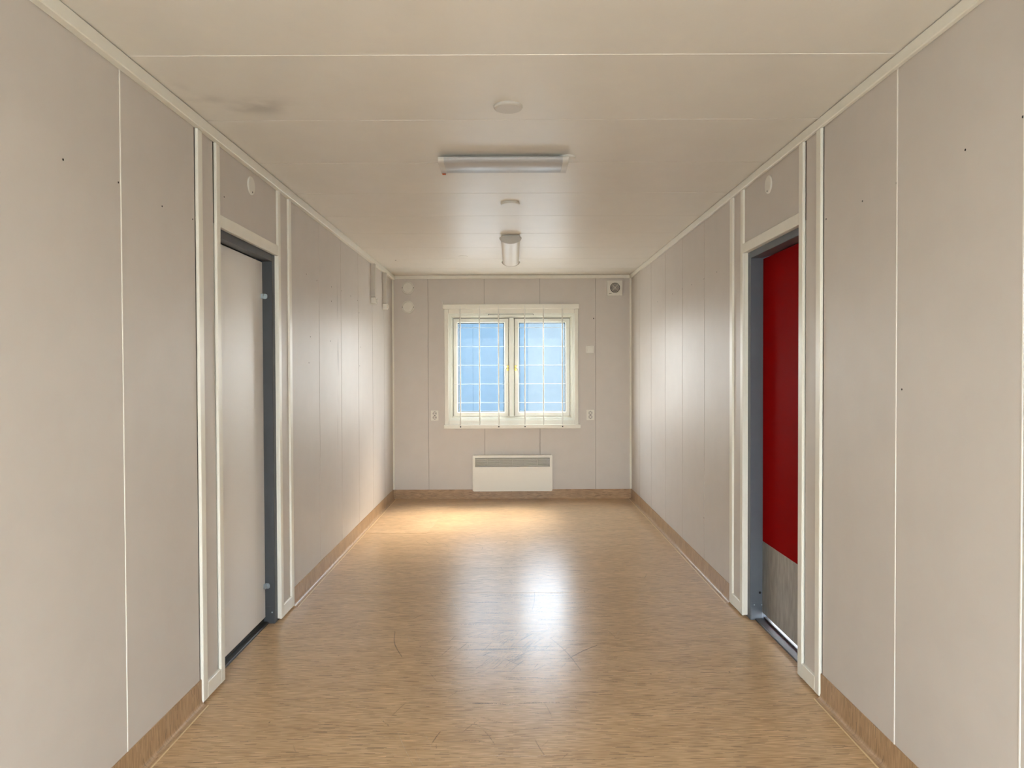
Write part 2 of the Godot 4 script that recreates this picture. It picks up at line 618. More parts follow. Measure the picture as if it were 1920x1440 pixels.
func build_side_wall(s: int) -> void:
	var left := s < 0
	var w := thing("wall_left" if left else "wall_right", "greige panelled wall on the side of the pale grey door" if left else "greige panelled wall on the side of the red door", "wall", Vector3.ZERO, "", "structure")
	var d0 := -3.10 if left else -3.14                    # door hole in the wall
	var d1 := -3.92 if left else -3.95
	var st := begin()
	cb(st, Vector3(s * (W + 0.010), 0, ZR), Vector3(s * 1.42, H, d0))
	cb(st, Vector3(s * (W + 0.010), 0, d1), Vector3(s * 1.42, H, ZF - 0.14))
	cb(st, Vector3(s * (W + 0.010), 2.03, d0), Vector3(s * 1.42, H, d1))
	obj("wall_body", st, M.core, w)
	var t := [-2.897, -3.077, -3.926, -4.117] if left else [-2.934, -3.112, -3.957, -4.155]
	var seams := [ZR, 1.249, 0.649, 0.049, -0.551, -1.151, -1.751, -2.345, t[0] + 0.005]
	if not left:
		seams = [ZR, 1.225, 0.625, 0.025, -0.575, -1.175, -1.785, -2.373, t[0] + 0.005]
	for k in seams.size() - 1:
		panel(w, s, seams[k], seams[k + 1], 0.0, H)
	panel(w, s, t[0] - 0.012, t[1] + 0.006, 0.0, H)
	panel(w, s, d0, d1, 2.03, H)
	panel(w, s, d1, t[3] + 0.02, 0.0, H)
	var far := [t[3] + 0.02, -4.738, -5.345, -5.944, -6.545, -7.145, ZF]
	for k in far.size() - 1:
		panel(w, s, far[k], far[k + 1], 0.0, H, left and k == 1)
	for z in ([-1.751, -2.345] if left else [-1.785, -2.373]):
		bx("joint_strip", Vector3(s * (W + 0.004), 0.105, z - 0.0028), Vector3(s * (W - 0.0014), 2.36, z + 0.0028), 0.0006, M.lit_joint, w)
	var holes := []
	if left:
		holes = [[-2.044, 1.972], [-2.33, 1.983], [-2.62, 1.973], [-2.87, 1.979], [-3.186, 2.146], [-4.451, 1.977], [-4.691, 1.968], [-5.068, 1.971], [-5.367, 1.977], [-5.064, 1.869], [-5.671, 1.971], [-5.921, 1.961], [-5.973, 1.863], [-4.529, 1.59], [-5.03, 1.585], [-4.491, 1.424], [-6.027, 1.578], [-5.988, 1.419]]
	else:
		holes = [[-1.791, 1.994], [-2.017, 1.982], [-2.376, 1.984], [-2.606, 1.979], [-2.906, 1.978], [-2.337, 1.299], [-4.452, 1.98], [-4.748, 1.976], [-5.071, 1.978], [-5.35, 1.98], [-5.676, 1.979], [-6.257, 1.973], [-4.743, 0.382]]
	for h in holes:
		var sc := begin()
		lathe(sc, at_wall(s, h[1], h[0]), [Vector2(0.0034, 0.0), Vector2(0.0034, 0.0007), Vector2(0.0022, 0.0012), Vector2(0.0, 0.0012)], 10)
		obj("screw", sc, M.screw, w)


func panel(w: Node3D, s: int, z0: float, z1: float, y0: float, y1: float, dirty := false) -> void:
	var g := 0.003
	var m: Material = M.wall_paint
	if dirty:
		m = stained(M.wall_paint, smears(128, 512, 12, [[0.17, 0.30, 0.018, 0.10, 0.9], [0.15, 0.42, 0.02, 0.12, 0.6], [0.2, 0.5, 0.012, 0.2, 0.4]]))
	bx("wall_panel", Vector3(s * W, y0, z0 - g), Vector3(s * (W + 0.010), y1, z1 + g), 0.0016, m, w)


func build_far_wall() -> void:
	var w := thing("wall_far", "greige panelled end wall around the barred window", "wall", Vector3.ZERO, "", "structure")
	var x0 := -0.679
	var x1 := 0.671
	var y0 := 0.842
	var y1 := 1.991
	var st := begin()
	var zb := ZF - 0.13
	cb(st, Vector3(-1.42, 0, ZF - 0.010), Vector3(x0, H, zb))
	cb(st, Vector3(x1, 0, ZF - 0.010), Vector3(1.42, H, zb))
	cb(st, Vector3(x0, 0, ZF - 0.010), Vector3(x1, y0, zb))
	cb(st, Vector3(x0, y1, ZF - 0.010), Vector3(x1, H, zb))
	obj("wall_body", st, M.core, w)
	var e := [-W, -0.897, -0.294, 0.300, 0.896, W]
	for k in 5:
		var a: float = e[k] + 0.0016
		var b: float = e[k + 1] - 0.0016
		var p := begin()
		var left_end := minf(b, x0)
		if left_end > a:
			cb(p, Vector3(a, 0, ZF), Vector3(left_end, H, ZF - 0.010))
		var right_start := maxf(a, x1)
		if b > right_start:
			cb(p, Vector3(right_start, 0, ZF), Vector3(b, H, ZF - 0.010))
		var c := maxf(a, x0)
		var d := minf(b, x1)
		if d > c:
			cb(p, Vector3(c, 0, ZF), Vector3(d, y0, ZF - 0.010))
			cb(p, Vector3(c, y1, ZF), Vector3(d, H, ZF - 0.010))
		obj("wall_panel", p, M.wall_paint, w)
	var sc := begin()
	lathe(sc, at_far(0.876, 1.933), [Vector2(0.006, 0.0), Vector2(0.006, 0.001), Vector2(0.004, 0.0018), Vector2(0.0, 0.0018)], 12)
	obj("screw", sc, M.screw, w)


func build_rear_wall() -> void:
	var w := thing("wall_rear", "greige end wall behind the viewer with a wide window", "wall", Vector3.ZERO, "", "structure")
	var x0 := -1.18
	var x1 := 1.18
	var y0 := 0.32
	var y1 := 2.22
	var st := begin()
	cb(st, Vector3(-1.42, 0, ZR), Vector3(x0, H, ZR + 0.12))
	cb(st, Vector3(x1, 0, ZR), Vector3(1.42, H, ZR + 0.12))
	cb(st, Vector3(x0, 0, ZR), Vector3(x1, y0, ZR + 0.12))
	cb(st, Vector3(x0, y1, ZR), Vector3(x1, H, ZR + 0.12))
	obj("wall_body", st, M.wall_paint, w)
	var g := thing("window_2", "wide white framed window in the rear wall behind the viewer", "window", Vector3.ZERO, "", "structure")
	var f := begin()
	for e in [[x0, y0, x0 + 0.05, y1], [x1 - 0.05, y0, x1, y1], [x0, y0, x1, y0 + 0.05], [x0, y1 - 0.05, x1, y1], [-0.03, y0, 0.03, y1]]:
		cb(f, Vector3(e[0], e[1], ZR + 0.03), Vector3(e[2], e[3], ZR + 0.09), 0.004)
	obj("frame", f, M.window_white, g)
	bx("pane", Vector3(x0 + 0.045, y0 + 0.045, ZR + 0.058), Vector3(-0.025, y1 - 0.045, ZR + 0.062), 0, M.pane_glass, g)
	bx("pane", Vector3(0.025, y0 + 0.045, ZR + 0.058), Vector3(x1 - 0.045, y1 - 0.045, ZR + 0.062), 0, M.pane_glass, g)


func build_outside() -> void:
	var st := begin()
	cb(st, Vector3(-40, -0.5, -40), Vector3(40, -0.30, 40))
	var g := obj("ground", st, M.ground)
	tag(g, "pale gravel yard outside the building", "ground", "", "structure")
	var b := thing("added_wall_outside", "added dark blue panel wall beyond the glass, dimming the view and shaping the light", "wall", Vector3.ZERO, "", "structure")  # added screen: dims the glass view, lower on the right for floor glare
	for e in [[-2.05, -0.85, 4.4], [-0.85, 0.35, 4.4], [0.35, 1.20, 3.0], [1.20, 2.05, 3.0]]:
		bx("wall_panel", Vector3(e[0] + 0.001, -0.30, -15.6), Vector3(e[1] - 0.001, e[2], -15.66), 0.003, M.blue_panel if e[1] < 0.5 else M.pale_panel, b)
	bx("wall_body", Vector3(-2.05, -0.30, -15.65), Vector3(0.35, 4.38, -15.80), 0, M.blue_panel, b)
	bx("wall_body", Vector3(0.35, -0.30, -15.65), Vector3(2.05, 2.98, -15.80), 0, M.pale_panel, b)
	bx("landing", Vector3(1.42, -0.30, -4.3), Vector3(2.6, -0.01, -2.8), 0.005, M.landing, g)


func build_trims() -> void:
	var n := 0
	# cornices
	for s in [-1, 1]:
		var wd := 0.030 if s < 0 else 0.019
		var hb := 2.352 if s < 0 else 2.357
		var o := bx("trim_%d" % (n + 1), Vector3(s * W, hb, ZR), Vector3(s * (W - wd), H - 0.0025, ZF), 0.003, M.trim_paint)
		tag(o, "cream ceiling cornice along the wall with the %s door" % ("pale grey" if s < 0 else "red"), "cornice", "", "structure")
		n += 1
	var o := bx("trim_3", Vector3(-1.251, 2.360, ZF), Vector3(1.262, H - 0.002, ZF + 0.014), 0.003, M.trim_paint)
	tag(o, "cream cornice along the top of the end wall", "cornice", "", "structure")
	o = bx("trim_4", Vector3(-W, 0.105, ZF), Vector3(-W + 0.019, 2.358, ZF + 0.012), 0.003, M.trim_paint)
	tag(o, "cream corner strip of the end wall beside the round vents", "corner strip", "", "structure")
	o = bx("trim_5", Vector3(W - 0.020, 0.105, ZF), Vector3(W, 2.358, ZF + 0.012), 0.003, M.trim_paint)
	tag(o, "cream corner strip of the end wall beside the square fan", "corner strip", "", "structure")
	# door casings with their narrow side frames
	for s in [-1, 1]:
		var c := thing("trim_6" if s < 0 else "trim_7", "white door casing with narrow side frames round the %s door" % ("pale grey" if s < 0 else "red"), "door casing", Vector3.ZERO, "", "structure")
		var t := [[-2.897, -2.940], [-3.077, -3.117], [-3.886, -3.926], [-4.074, -4.117]]
		var top := 2.353
		var head := [1.997, 2.053]
		if s > 0:
			t = [[-2.934, -2.977], [-3.112, -3.156], [-3.918, -3.957], [-4.102, -4.152]]
			top = 2.358
			head = [2.008, 2.060]
		var p := 0.0118
		for e in t:
			bx("casing_board", Vector3(s * (W + 0.002), 0.010, e[0]), Vector3(s * (W - p), top, e[1]), 0.0022, M.trim_paint, c)
		bx("head_board", Vector3(s * (W + 0.002), head[0], t[1][1] + 0.001), Vector3(s * (W - p), head[1], t[2][0] - 0.001), 0.0022, M.trim_paint, c)
		for e in [[t[0][1], t[1][0]], [t[2][1], t[3][0]]]:
			bx("bottom_rail", Vector3(s * (W + 0.002), 0.011, e[0] + 0.0005), Vector3(s * (W - p), 0.076, e[1] - 0.0005), 0.0022, M.trim_paint, c)
		# lining between the casing and the steel frame
		var lz0: float = t[1][1] + 0.003
		var lz1: float = t[2][0] - 0.002
		var fx := 1.292 if s < 0 else 1.299
		bx("lining", Vector3(s * (W + 0.0015), 0.012, lz0), Vector3(s * (fx + 0.01), head[0] + 0.012, lz0 + 0.030), 0.001, M.trim_paint, c)
		bx("lining", Vector3(s * (W + 0.0015), 0.012, lz1), Vector3(s * (fx + 0.01), head[0] + 0.012, lz1 - 0.030), 0.001, M.trim_paint, c)
		bx("lining", Vector3(s * (W + 0.0015), head[0] + 0.002, lz0), Vector3(s * (fx + 0.01), head[0] + 0.03, lz1), 0.001, M.trim_paint, c)
	# coved vinyl skirting
	for s in [-1, 1]:
		var b := thing("baseboard_left" if s < 0 else "baseboard_right", "light brown vinyl skirting below the wall with the %s door" % ("pale grey" if s < 0 else "red"), "baseboard", Vector3.ZERO, "", "structure")
		var e := [[ZR, -2.341], [-2.343, -2.897], [-4.117, -4.367], [-4.369, ZF]]
		if s > 0:
			e = [[ZR, -2.371], [-2.373, -2.934], [-4.152, -4.369], [-4.370, ZF]]
		for r in e:
			var st := begin()
			var zz: float = r[0]
			var ln: float = r[1] - r[0]
			var poly := PackedVector2Array([Vector2(0, 0), Vector2(0, 0.106), Vector2(-0.0035, 0.106), Vector2(-0.0045, 0.103), Vector2(-0.0045, 0.022), Vector2(-0.008, 0.010), Vector2(-0.016, 0.0035), Vector2(-0.030, 0.0008), Vector2(-0.030, 0.0)])
			if s < 0:
				for i in poly.size():
					poly[i].x = -poly[i].x
			prism(st, Transform3D(Basis.IDENTITY, Vector3(s * W, 0, zz)), poly, ln, true)
			obj("skirting_strip", st, M.skirting_up, b)
			bx("weld_bead", Vector3(s * (W - 0.028), 0.0, r[0]), Vector3(s * (W - 0.034), 0.0018, r[1]), 0.0006, M.weld, b)
	var fb := thing("baseboard_far", "light brown vinyl skirting under the wall heater", "baseboard", Vector3.ZERO, "", "structure")
	bx("skirting_strip", Vector3(-W + 0.004, 0, ZF), Vector3(W - 0.004, 0.103, ZF + 0.005), 0.0015, M.skirting_across, fb)


func build_door(s: int) -> void:
	var left := s < 0
	var d := thing("door_1" if left else "door_2", "pale grey flush door in a recessed dark grey steel frame" if left else "dark red door with steel kick plate in a grey steel frame", "door", Vector3.ZERO, "", "structure")
	var z0 := -3.160 if left else -3.200                  # clear opening of the steel frame
	var z1 := -3.844 if left else -3.875
	var o0 := -3.101 if left else -3.141                  # hole in the wall
	var o1 := -3.919 if left else -3.949
	var fx := 1.291 if left else 1.299                    # front of the steel frame
	var lx := 1.344 if left else 1.367                    # front of the leaf
	var ty := 1.962 if left else 1.975
	var st := begin()
	cb(st, Vector3(s * fx, 0.0, o0), Vector3(s * lx, ty + 0.06, z0), 0.0015)
	cb(st, Vector3(s * fx, 0.0, o1), Vector3(s * lx, ty + 0.06, z1), 0.0015)
	cb(st, Vector3(s * fx, ty, z0), Vector3(s * lx, ty + 0.06, z1), 0.0015)
	cb(st, Vector3(s * lx, 0.0, o0), Vector3(s * 1.42, 2.04, z0 + 0.012), 0.0015)
	cb(st, Vector3(s * lx, 0.0, o1), Vector3(s * 1.42, 2.04, z1 - 0.012), 0.0015)
	cb(st, Vector3(s * lx, ty + 0.008, z0), Vector3(s * 1.42, 2.04, z1), 0.0015)
	cb(st, Vector3(s * (lx + 0.044), ty - 0.03, z0), Vector3(s * 1.42, ty + 0.02, z1), 0.001)
	obj("steel_frame", st, M.grey_steel if left else M.blue_grey_steel, d)
	bx("frame_shoe", Vector3(s * (fx + 0.004), 0.004, z1), Vector3(s * (lx - 0.002), 0.095, z1 + 0.0018), 0.0006, M.grey_steel if left else M.blue_grey_steel, d)
	var lf := bx("leaf", Vector3(s * lx, 0.034 if left else 0.040, z0 + 0.008), Vector3(s * (lx + 0.042), ty - 0.004, z1 - 0.009), 0.002, M.leaf_grey if left else M.leaf_red, d)
	var th := begin()
	cb(th, Vector3(s * 1.3255, -0.002, z0), Vector3(s * 1.42, 0.012 if left else 0.009, z1), 0.002)
	cb(th, Vector3(s * (lx + 0.006), -0.002, z0), Vector3(s * 1.42, 0.034 if left else 0.017, z1), 0.002)
	obj("threshold", th, M.dark_steel, d)
	if left:
		for y in [1.773, 0.207]:
			var cl := begin()
			cb(cl, Vector3(s * (lx + 0.010), y - 0.013, z1 + 0.022), Vector3(s * 1.331, y + 0.013, z1 + 0.002), 0.002)
			prism(cl, Transform3D(Basis.IDENTITY, Vector3(-1.332, y, z1 + 0.001)), round_rect(-0.012, -0.014, 0.016, 0.014, 0.010), 0.006)
			lathe(cl, Transform3D(Basis(Vector3.RIGHT, PI / 2), Vector3(-1.327, y, z1 + 0.006)), [Vector2(0.007, 0.0), Vector2(0.007, 0.003), Vector2(0.0, 0.004)], 12)
			obj("door_clip", cl, M.zinc, d)
		var sc := begin()
		lathe(sc, Transform3D(Basis(Vector3.RIGHT, PI / 2), Vector3(-1.306, 0.062, z1 + 0.0012)), [Vector2(0.005, 0.0), Vector2(0.004, 0.002), Vector2(0.0, 0.003)], 12)
		obj("screw", sc, M.zinc, d)
	else:
		bx("kick_plate", Vector3(lx - 0.0015, 0.041, z0 + 0.003), Vector3(lx + 0.001, 0.433, z1 - 0.001), 0.0006, M.kick_steel, lf)
		for k in 4:
			for y in [0.42, 0.06]:
				var rv := begin()
				lathe(rv, Transform3D(Basis(Vector3.FORWARD, -PI / 2), Vector3(lx - 0.0015, y, lerpf(z0 - 0.06, z1 + 0.03, k / 3.0))), [Vector2(0.004, 0.0), Vector2(0.003, 0.0012), Vector2(0.0, 0.0016)], 10)
				obj("rivet", rv, M.zinc, lf)
		for p in [[1.3205, 0.083], [1.362, 0.083]]:
			var sc := begin()
			lathe(sc, Transform3D(Basis(Vector3.RIGHT, PI / 2), Vector3(p[0], p[1], z1 + 0.0012)), [Vector2(0.004, 0.0), Vector2(0.003, 0.002), Vector2(0.0, 0.003)], 12)
			obj("screw", sc, M.zinc, d)
		var hole := begin()
		lathe(hole, Transform3D(Basis(Vector3.RIGHT, PI / 2), Vector3(1.352, 0.150, z1)), [Vector2(0.0065, 0.0), Vector2(0.0065, 0.0008), Vector2(0.0, 0.0008)], 16)
		obj("bolt_hole", hole, M.dark_hole, d)


# ==================================================================== window
func build_window() -> void:
	var w := thing("window_1", "white two-sash window with casing and sill in the end wall", "window", Vector3.ZERO, "", "structure")
	var st := begin()
	ring(st, -0.679, 0.842, 0.671, 1.991, [Vector2(0, -7.75), Vector2(0, -7.626), Vector2(0.010, -7.626), Vector2(0.011, -7.640), Vector2(0.028, -7.640), Vector2(0.044, -7.662), Vector2(0.048, -7.662), Vector2(0.048, -7.75)])
	obj("frame", st, M.window_white, w)
	st = begin()
	prism(st, Transform3D(Basis(Vector3.RIGHT, -PI / 2), Vector3(0, 0.885, 0)), PackedVector2Array([Vector2(-0.034, 7.74), Vector2(-0.034, 7.662), Vector2(-0.023, 7.643), Vector2(0.016, 7.643), Vector2(0.027, 7.662), Vector2(0.027, 7.74)]), 1.060)
	obj("mullion", st, M.window_white, w)
	var k := 0
	for x in [[-0.6265, -0.0385], [0.0320, 0.6185]]:
		st = begin()
		ring(st, x[0], 0.891, x[1], 1.9365, [Vector2(0, -7.74), Vector2(0, -7.656), Vector2(0.039, -7.656), Vector2(0.0435, -7.671), Vector2(0.0435, -7.70)])
		var sash := obj("sash", st, M.window_white, w)
		st = begin()
		ring(st, x[0] - 0.010, 0.881, x[1] + 0.010, 1.9465, [Vector2(0, -7.690), Vector2(0.012, -7.690), Vector2(0.012, -7.700)])
		obj("seal", st, M.gasket, sash)
		st = begin()
		ring(st, x[0] + 0.0425, 0.9335, x[1] - 0.0425, 1.894, [Vector2(0, -7.6705), Vector2(0.0085, -7.6735), Vector2(0.0085, -7.702), Vector2(0.002, -7.702)])
		obj("gasket", st, M.gasket, sash)
		bx("pane", Vector3(x[0] + 0.042, 0.933, -7.676), Vector3(x[1] - 0.042, 1.8945, -7.680), 0, M.pane_glass, sash)
		var sx := -1.0 if k == 0 else 1.0
		var hx := -0.046 if k == 0 else 0.040
		var rs := begin()
		prism(rs, Transform3D(Basis.IDENTITY, Vector3(hx, 1.405, -7.657)), round_rect(-0.0085, -0.029, 0.0085, 0.029, 0.004), 0.010)
		obj("handle_rose", rs, M.brass, sash)
		var lv := begin()
		tube(lv, [Vector3(hx, 1.408, -7.648), Vector3(hx, 1.408, -7.618), Vector3(hx + sx * 0.008, 1.407, -7.612), Vector3(hx + sx * 0.018, 1.400, -7.610), Vector3(hx + sx * 0.026, 1.385, -7.610), Vector3(hx + sx * 0.028, 1.36, -7.610), Vector3(hx + sx * 0.030, 1.325, -7.610)], 0.0065)
		obj("handle_lever", lv, M.white_plastic, sash)
		k += 1
	for x in [[-0.721, -0.679], [0.671, 0.710]]:
		bx("casing_board", Vector3(x[0], 0.799, ZF - 0.001), Vector3(x[1], 2.034, ZF + 0.014), 0.002, M.trim_paint, w)
	bx("head_board", Vector3(-0.676, 1.991, ZF - 0.001), Vector3(0.668, 2.036, ZF + 0.008), 0.0015, M.trim_paint, w)
	bx("apron_board", Vector3(-0.676, 0.798, ZF - 0.001), Vector3(0.668, 0.842, ZF + 0.008), 0.0015, M.trim_paint, w)
	st = begin()
	cb(st, Vector3(-0.735, 2.034, ZF - 0.001), Vector3(0.721, 2.088, ZF + 0.030), 0.004)
	cb(st, Vector3(-0.7385, 2.045, ZF - 0.001), Vector3(-0.7345, 2.120, ZF + 0.026), 0.001)
	obj("pelmet_board", st, M.trim_paint, w)
	bx("sill", Vector3(-0.728, 0.759, ZF - 0.001), Vector3(0.731, 0.799, ZF + 0.045), 0.003, M.trim_paint, w)
	st = begin()
	cb(st, Vector3(-0.252, 1.9795, ZF + 0.003), Vector3(0.232, 1.9830, ZF + 0.0055), 0.0005)
	for x in [-0.252, 0.228]:
		cb(st, Vector3(x, 1.9705, ZF + 0.003), Vector3(x + 0.0045, 1.983, ZF + 0.006), 0.0005)
	obj("vent_slot", st, M.gasket, w)


func build_grilles() -> void:
	var zc := ZF + 0.0365
	var n := 0
	for xs in [[-0.551, -0.345, -0.142], [0.138, 0.336, 0.538]]:
		var g := thing("window_grille", ["white steel guard bars over the bluer pane, nearer the round vents", "white steel guard bars over the whiter pane, nearer the light switch"][n], "window bars", Vector3.ZERO, "steel guard grilles on the window")
		for x in xs:
			var b := begin()
			tube(b, [Vector3(x, 0.799, zc), Vector3(x, 2.036, zc)], 0.0062, 14)
			prism(b, Transform3D(Basis.IDENTITY, Vector3(x, 2.032, ZF + 0.0295)), round_rect(-0.0052, 0.0, 0.0052, 0.040, 0.005), 0.006)
			obj("bar", b, M.white_metal, g)
		for y in [1.835, 1.635, 1.435, 1.235, 1.035]:
			var b := begin()
			var x0 := -0.640 if n == 0 else 0.028
			var x1 := -0.032 if n == 0 else 0.634
			tube(b, [Vector3(x0, y, zc - 0.005), Vector3(x1, y, zc - 0.005)], 0.0019, 8)
			obj("cross_wire", b, M.white_metal, g)
		for x in [xs[0], xs[2]]:
			var b := begin()
			lathe(b, Transform3D(Basis(Vector3.RIGHT, PI / 2), Vector3(x, 0.780, ZF + 0.044)), [Vector2(0.0075, 0.0), Vector2(0.0075, 0.004), Vector2(0.005, 0.006), Vector2(0.0, 0.006)], 12)
			obj("bolt", b, M.screw, g)
		n += 1


# ==================================================================== things on the walls and ceiling
func build_heater() -> void:
	var h := thing("wall_heater", "white electric panel heater with a slotted grille below the window", "heater", Vector3(0.0015, 0.094, ZF))
	var z := 0.078                                       # front of the panel
	var x := 0.4245
	var ht := 0.383
	var g0 := 0.262                                      # grille, bottom and top
	var g1 := 0.357
	var gx := 0.397
	var st := begin()
	prism(st, Transform3D(Basis.IDENTITY, Vector3(0, 0, z - 0.004)), PackedVector2Array([Vector2(-x, g0), Vector2(-x, 0.014), Vector2(-x + 0.004, 0.004), Vector2(-x + 0.014, 0), Vector2(x - 0.014, 0), Vector2(x - 0.004, 0.004), Vector2(x, 0.014), Vector2(x, g0)]), 0.004)
	prism(st, Transform3D(Basis.IDENTITY, Vector3(0, 0, z - 0.004)), PackedVector2Array([Vector2(-x, g1), Vector2(x, g1), Vector2(x, ht - 0.014), Vector2(x - 0.004, ht - 0.004), Vector2(x - 0.014, ht), Vector2(-x + 0.014, ht), Vector2(-x + 0.004, ht - 0.004), Vector2(-x, ht - 0.014)]), 0.004)
	cb(st, Vector3(-x, g0, z - 0.004), Vector3(-gx, g1, z))
	cb(st, Vector3(gx, g0, z - 0.004), Vector3(x, g1, z))
	obj("front_panel", st, M.heater_white, h)
	st = begin()
	cb(st, Vector3(-x + 0.001, 0.012, 0.016), Vector3(-x + 0.004, ht - 0.012, z - 0.003))
	cb(st, Vector3(x - 0.004, 0.012, 0.016), Vector3(x - 0.001, ht - 0.012, z - 0.003))
	cb(st, Vector3(-x + 0.012, ht - 0.004, 0.016), Vector3(x - 0.012, ht - 0.001, z - 0.003))
	cb(st, Vector3(-x + 0.012, 0.001, 0.016), Vector3(x - 0.012, 0.004, z - 0.003))
	cb(st, Vector3(-x + 0.001, 0.003, 0.014), Vector3(x - 0.001, ht - 0.003, 0.017))
	obj("casing", st, M.heater_white, h)
	st = begin()                                         # upright element fins, added and packed close to shade the slots
	cb(st, Vector3(-gx - 0.01, g0 - 0.03, 0.016), Vector3(gx + 0.01, g1 + 0.012, 0.019))
	for k in 260:
		var fx := -gx - 0.004 + (2.0 * gx + 0.008) * k / 259.0
		cb(st, Vector3(fx - 0.0004, g0 - 0.03, 0.018), Vector3(fx + 0.0004, g1 + 0.012, 0.047))
	obj("fin_pack", st, M.heater_white, h)
	var pitch := (g1 - g0) / 7.0
	for k in 6:
		var y := g0 + pitch * (k + 1)
		bx("grille_slat", Vector3(-gx, y - 0.0028, z - 0.030), Vector3(gx, y + 0.0028, z - 0.0006), 0.0008, M.heater_white, h)
	for k in 5:
		var xx := -gx + 2 * gx * (k + 1) / 6.0
		bx("grille_post", Vector3(xx - 0.003, g0, z - 0.012), Vector3(xx + 0.003, g1, z - 0.0003), 0.0008, M.heater_white, h)
	for xx in [-0.30, 0.30]:
		bx("bracket", Vector3(xx - 0.02, 0.05, -0.0005), Vector3(xx + 0.02, ht - 0.05, 0.015), 0.001, M.zinc, h)
	for xx in [-0.355, -0.01, 0.375]:
		bx("foot_clip", Vector3(xx - 0.006, -0.004, 0.05), Vector3(xx + 0.006, 0.002, 0.062), 0.001, M.socket_black, h)


func build_ceiling_things() -> void:
	# wide luminaire set across the room
	var f := thing("ceiling_light", "shallow rectangular ceiling luminaire set across the room, unlit", "ceiling light", Vector3(-0.0375, H, -3.50))
	bx("base", Vector3(-0.308, -0.016, 0.052), Vector3(0.308, 0.0005, -0.062), 0.002, M.white_metal, f)
	var sec := PackedVector2Array([Vector2(0.100, -0.016), Vector2(0.102, -0.022), Vector2(0.100, -0.029), Vector2(0.093, -0.037), Vector2(0.080, -0.042), Vector2(-0.080, -0.042), Vector2(-0.095, -0.037), Vector2(-0.104, -0.028), Vector2(-0.106, -0.020), Vector2(-0.104, -0.016)])
	for i in sec.size():
		sec[i].x = -sec[i].x                            # turned below so that +x of the outline points away from the camera
	var st := begin()
	var along := Basis(Vector3(0, 0, -1), Vector3(0, 1, 0), Vector3(1, 0, 0))
	prism(st, Transform3D(along, Vector3(-0.284, 0, 0)), sec, 0.568, true)
	obj("diffuser", st, M.lamp_grey, f)
	for x in [[-0.311, 0.028], [0.283, 0.028]]:
		var big := PackedVector2Array()
		for p in sec:
			big.append(Vector2(p.x * 1.025, -0.015 + (p.y + 0.015) * 1.06))
		st = begin()
		prism(st, Transform3D(along, Vector3(x[0], 0, 0)), big, x[1], true)
		obj("end_cap", st, M.lamp_cap, f)
	bx("tag", Vector3(-0.309, -0.046, -0.088), Vector3(-0.291, -0.040, -0.102), 0.001, M.orange, f)
	# ceiling rose beside its end
	st = begin()
	lathe(st, at_ceiling(0.270, -3.462), [Vector2(0.042, -0.0005), Vector2(0.042, 0.005), Vector2(0.038, 0.009), Vector2(0.0, 0.010)], 36)
	tag(obj("ceiling_rose", st, M.white_plastic), "round white cover plate tucked beside the end of the rectangular luminaire", "cover plate")
	# long batten along the room
	var b := thing("ceiling_light", "long narrow ceiling luminaire with rounded lens, end on, near the window", "ceiling light", Vector3(-0.007, H, -5.40))
	bx("base", Vector3(-0.068, -0.014, -0.02), Vector3(0.066, 0.0005, -1.165), 0.002, M.white_metal, b)
	var cap := PackedVector2Array()
	for k in 17:
		var t := PI * k / 16.0
		cap.append(Vector2(0.084 * cos(t), -0.028 + 0.021 * pow(sin(t), 0.7)))
	for k in range(1, 16):
		var t := PI * k / 16.0
		cap.append(Vector2(-0.084 * cos(t), -0.028 - 0.041 * pow(sin(t), 1.25)))
	for z in [-0.014, -1.188]:
		st = begin()
		prism(st, Transform3D(Basis.IDENTITY, Vector3(0, 0, z)), cap, 0.014, true)
		obj("end_cap", st, M.lamp_cap, b)
	var lens := PackedVector2Array()
	for k in 25:
		var t := PI * k / 24.0
		lens.append(Vector2(-0.074 * cos(t), -0.018 - 0.048 * pow(sin(t), 0.8)))
	st = begin()
	prism(st, Transform3D(Basis.IDENTITY, Vector3(0, 0, -1.176)), lens, 1.164, true)
	obj("diffuser", st, M.lamp_lens, b)
	st = begin()
	var half := PackedVector2Array()
	for k in 13:
		var t := PI + PI * k / 12.0
		half.append(Vector2(0.0145 * cos(t), -0.012 + 0.017 * sin(t)))
	prism(st, Transform3D(Basis.IDENTITY, Vector3(0, 0, -0.001)), half, 0.004, true)
	obj("clip", st, M.lamp_cap, b)
	# round caps
	st = begin()
	lathe(st, at_ceiling(-0.011, -2.802), [Vector2(0.0565, -0.0005), Vector2(0.0565, 0.005), Vector2(0.053, 0.010), Vector2(0.047, 0.012), Vector2(0.0, 0.012)], 48)
	tag(obj("ceiling_disc", st, M.lamp_cap), "round white ceiling cap nearest the viewer, before the rectangular luminaire", "cover plate")
	st = begin()
	lathe(st, at_ceiling(-0.0065, -4.383), [Vector2(0.056, -0.0005), Vector2(0.058, 0.004), Vector2(0.058, 0.012), Vector2(0.053, 0.015), Vector2(0.0, 0.015)], 48)
	tag(obj("ceiling_disc", st, M.white_plastic), "round white ceiling cap between the two luminaires", "cover plate")
	st = begin()
	lathe(st, at_ceiling(-0.434, -6.40), [Vector2(0.043, -0.0005), Vector2(0.043, 0.002), Vector2(0.0, 0.002)], 36)
	var lid := obj("ceiling_hatch", st, M.ceiling_paint)
	tag(lid, "flush round lid in the ceiling left of the long luminaire", "cover plate")
	st = begin()
	lathe(st, at_ceiling(-1.072, -6.606), [Vector2(0.006, -0.0005), Vector2(0.006, 0.002), Vector2(0.0, 0.003)], 12)
	tag(obj("ceiling_screw", st, M.screw), "small dark screw in the ceiling near the cable ducts", "screw")


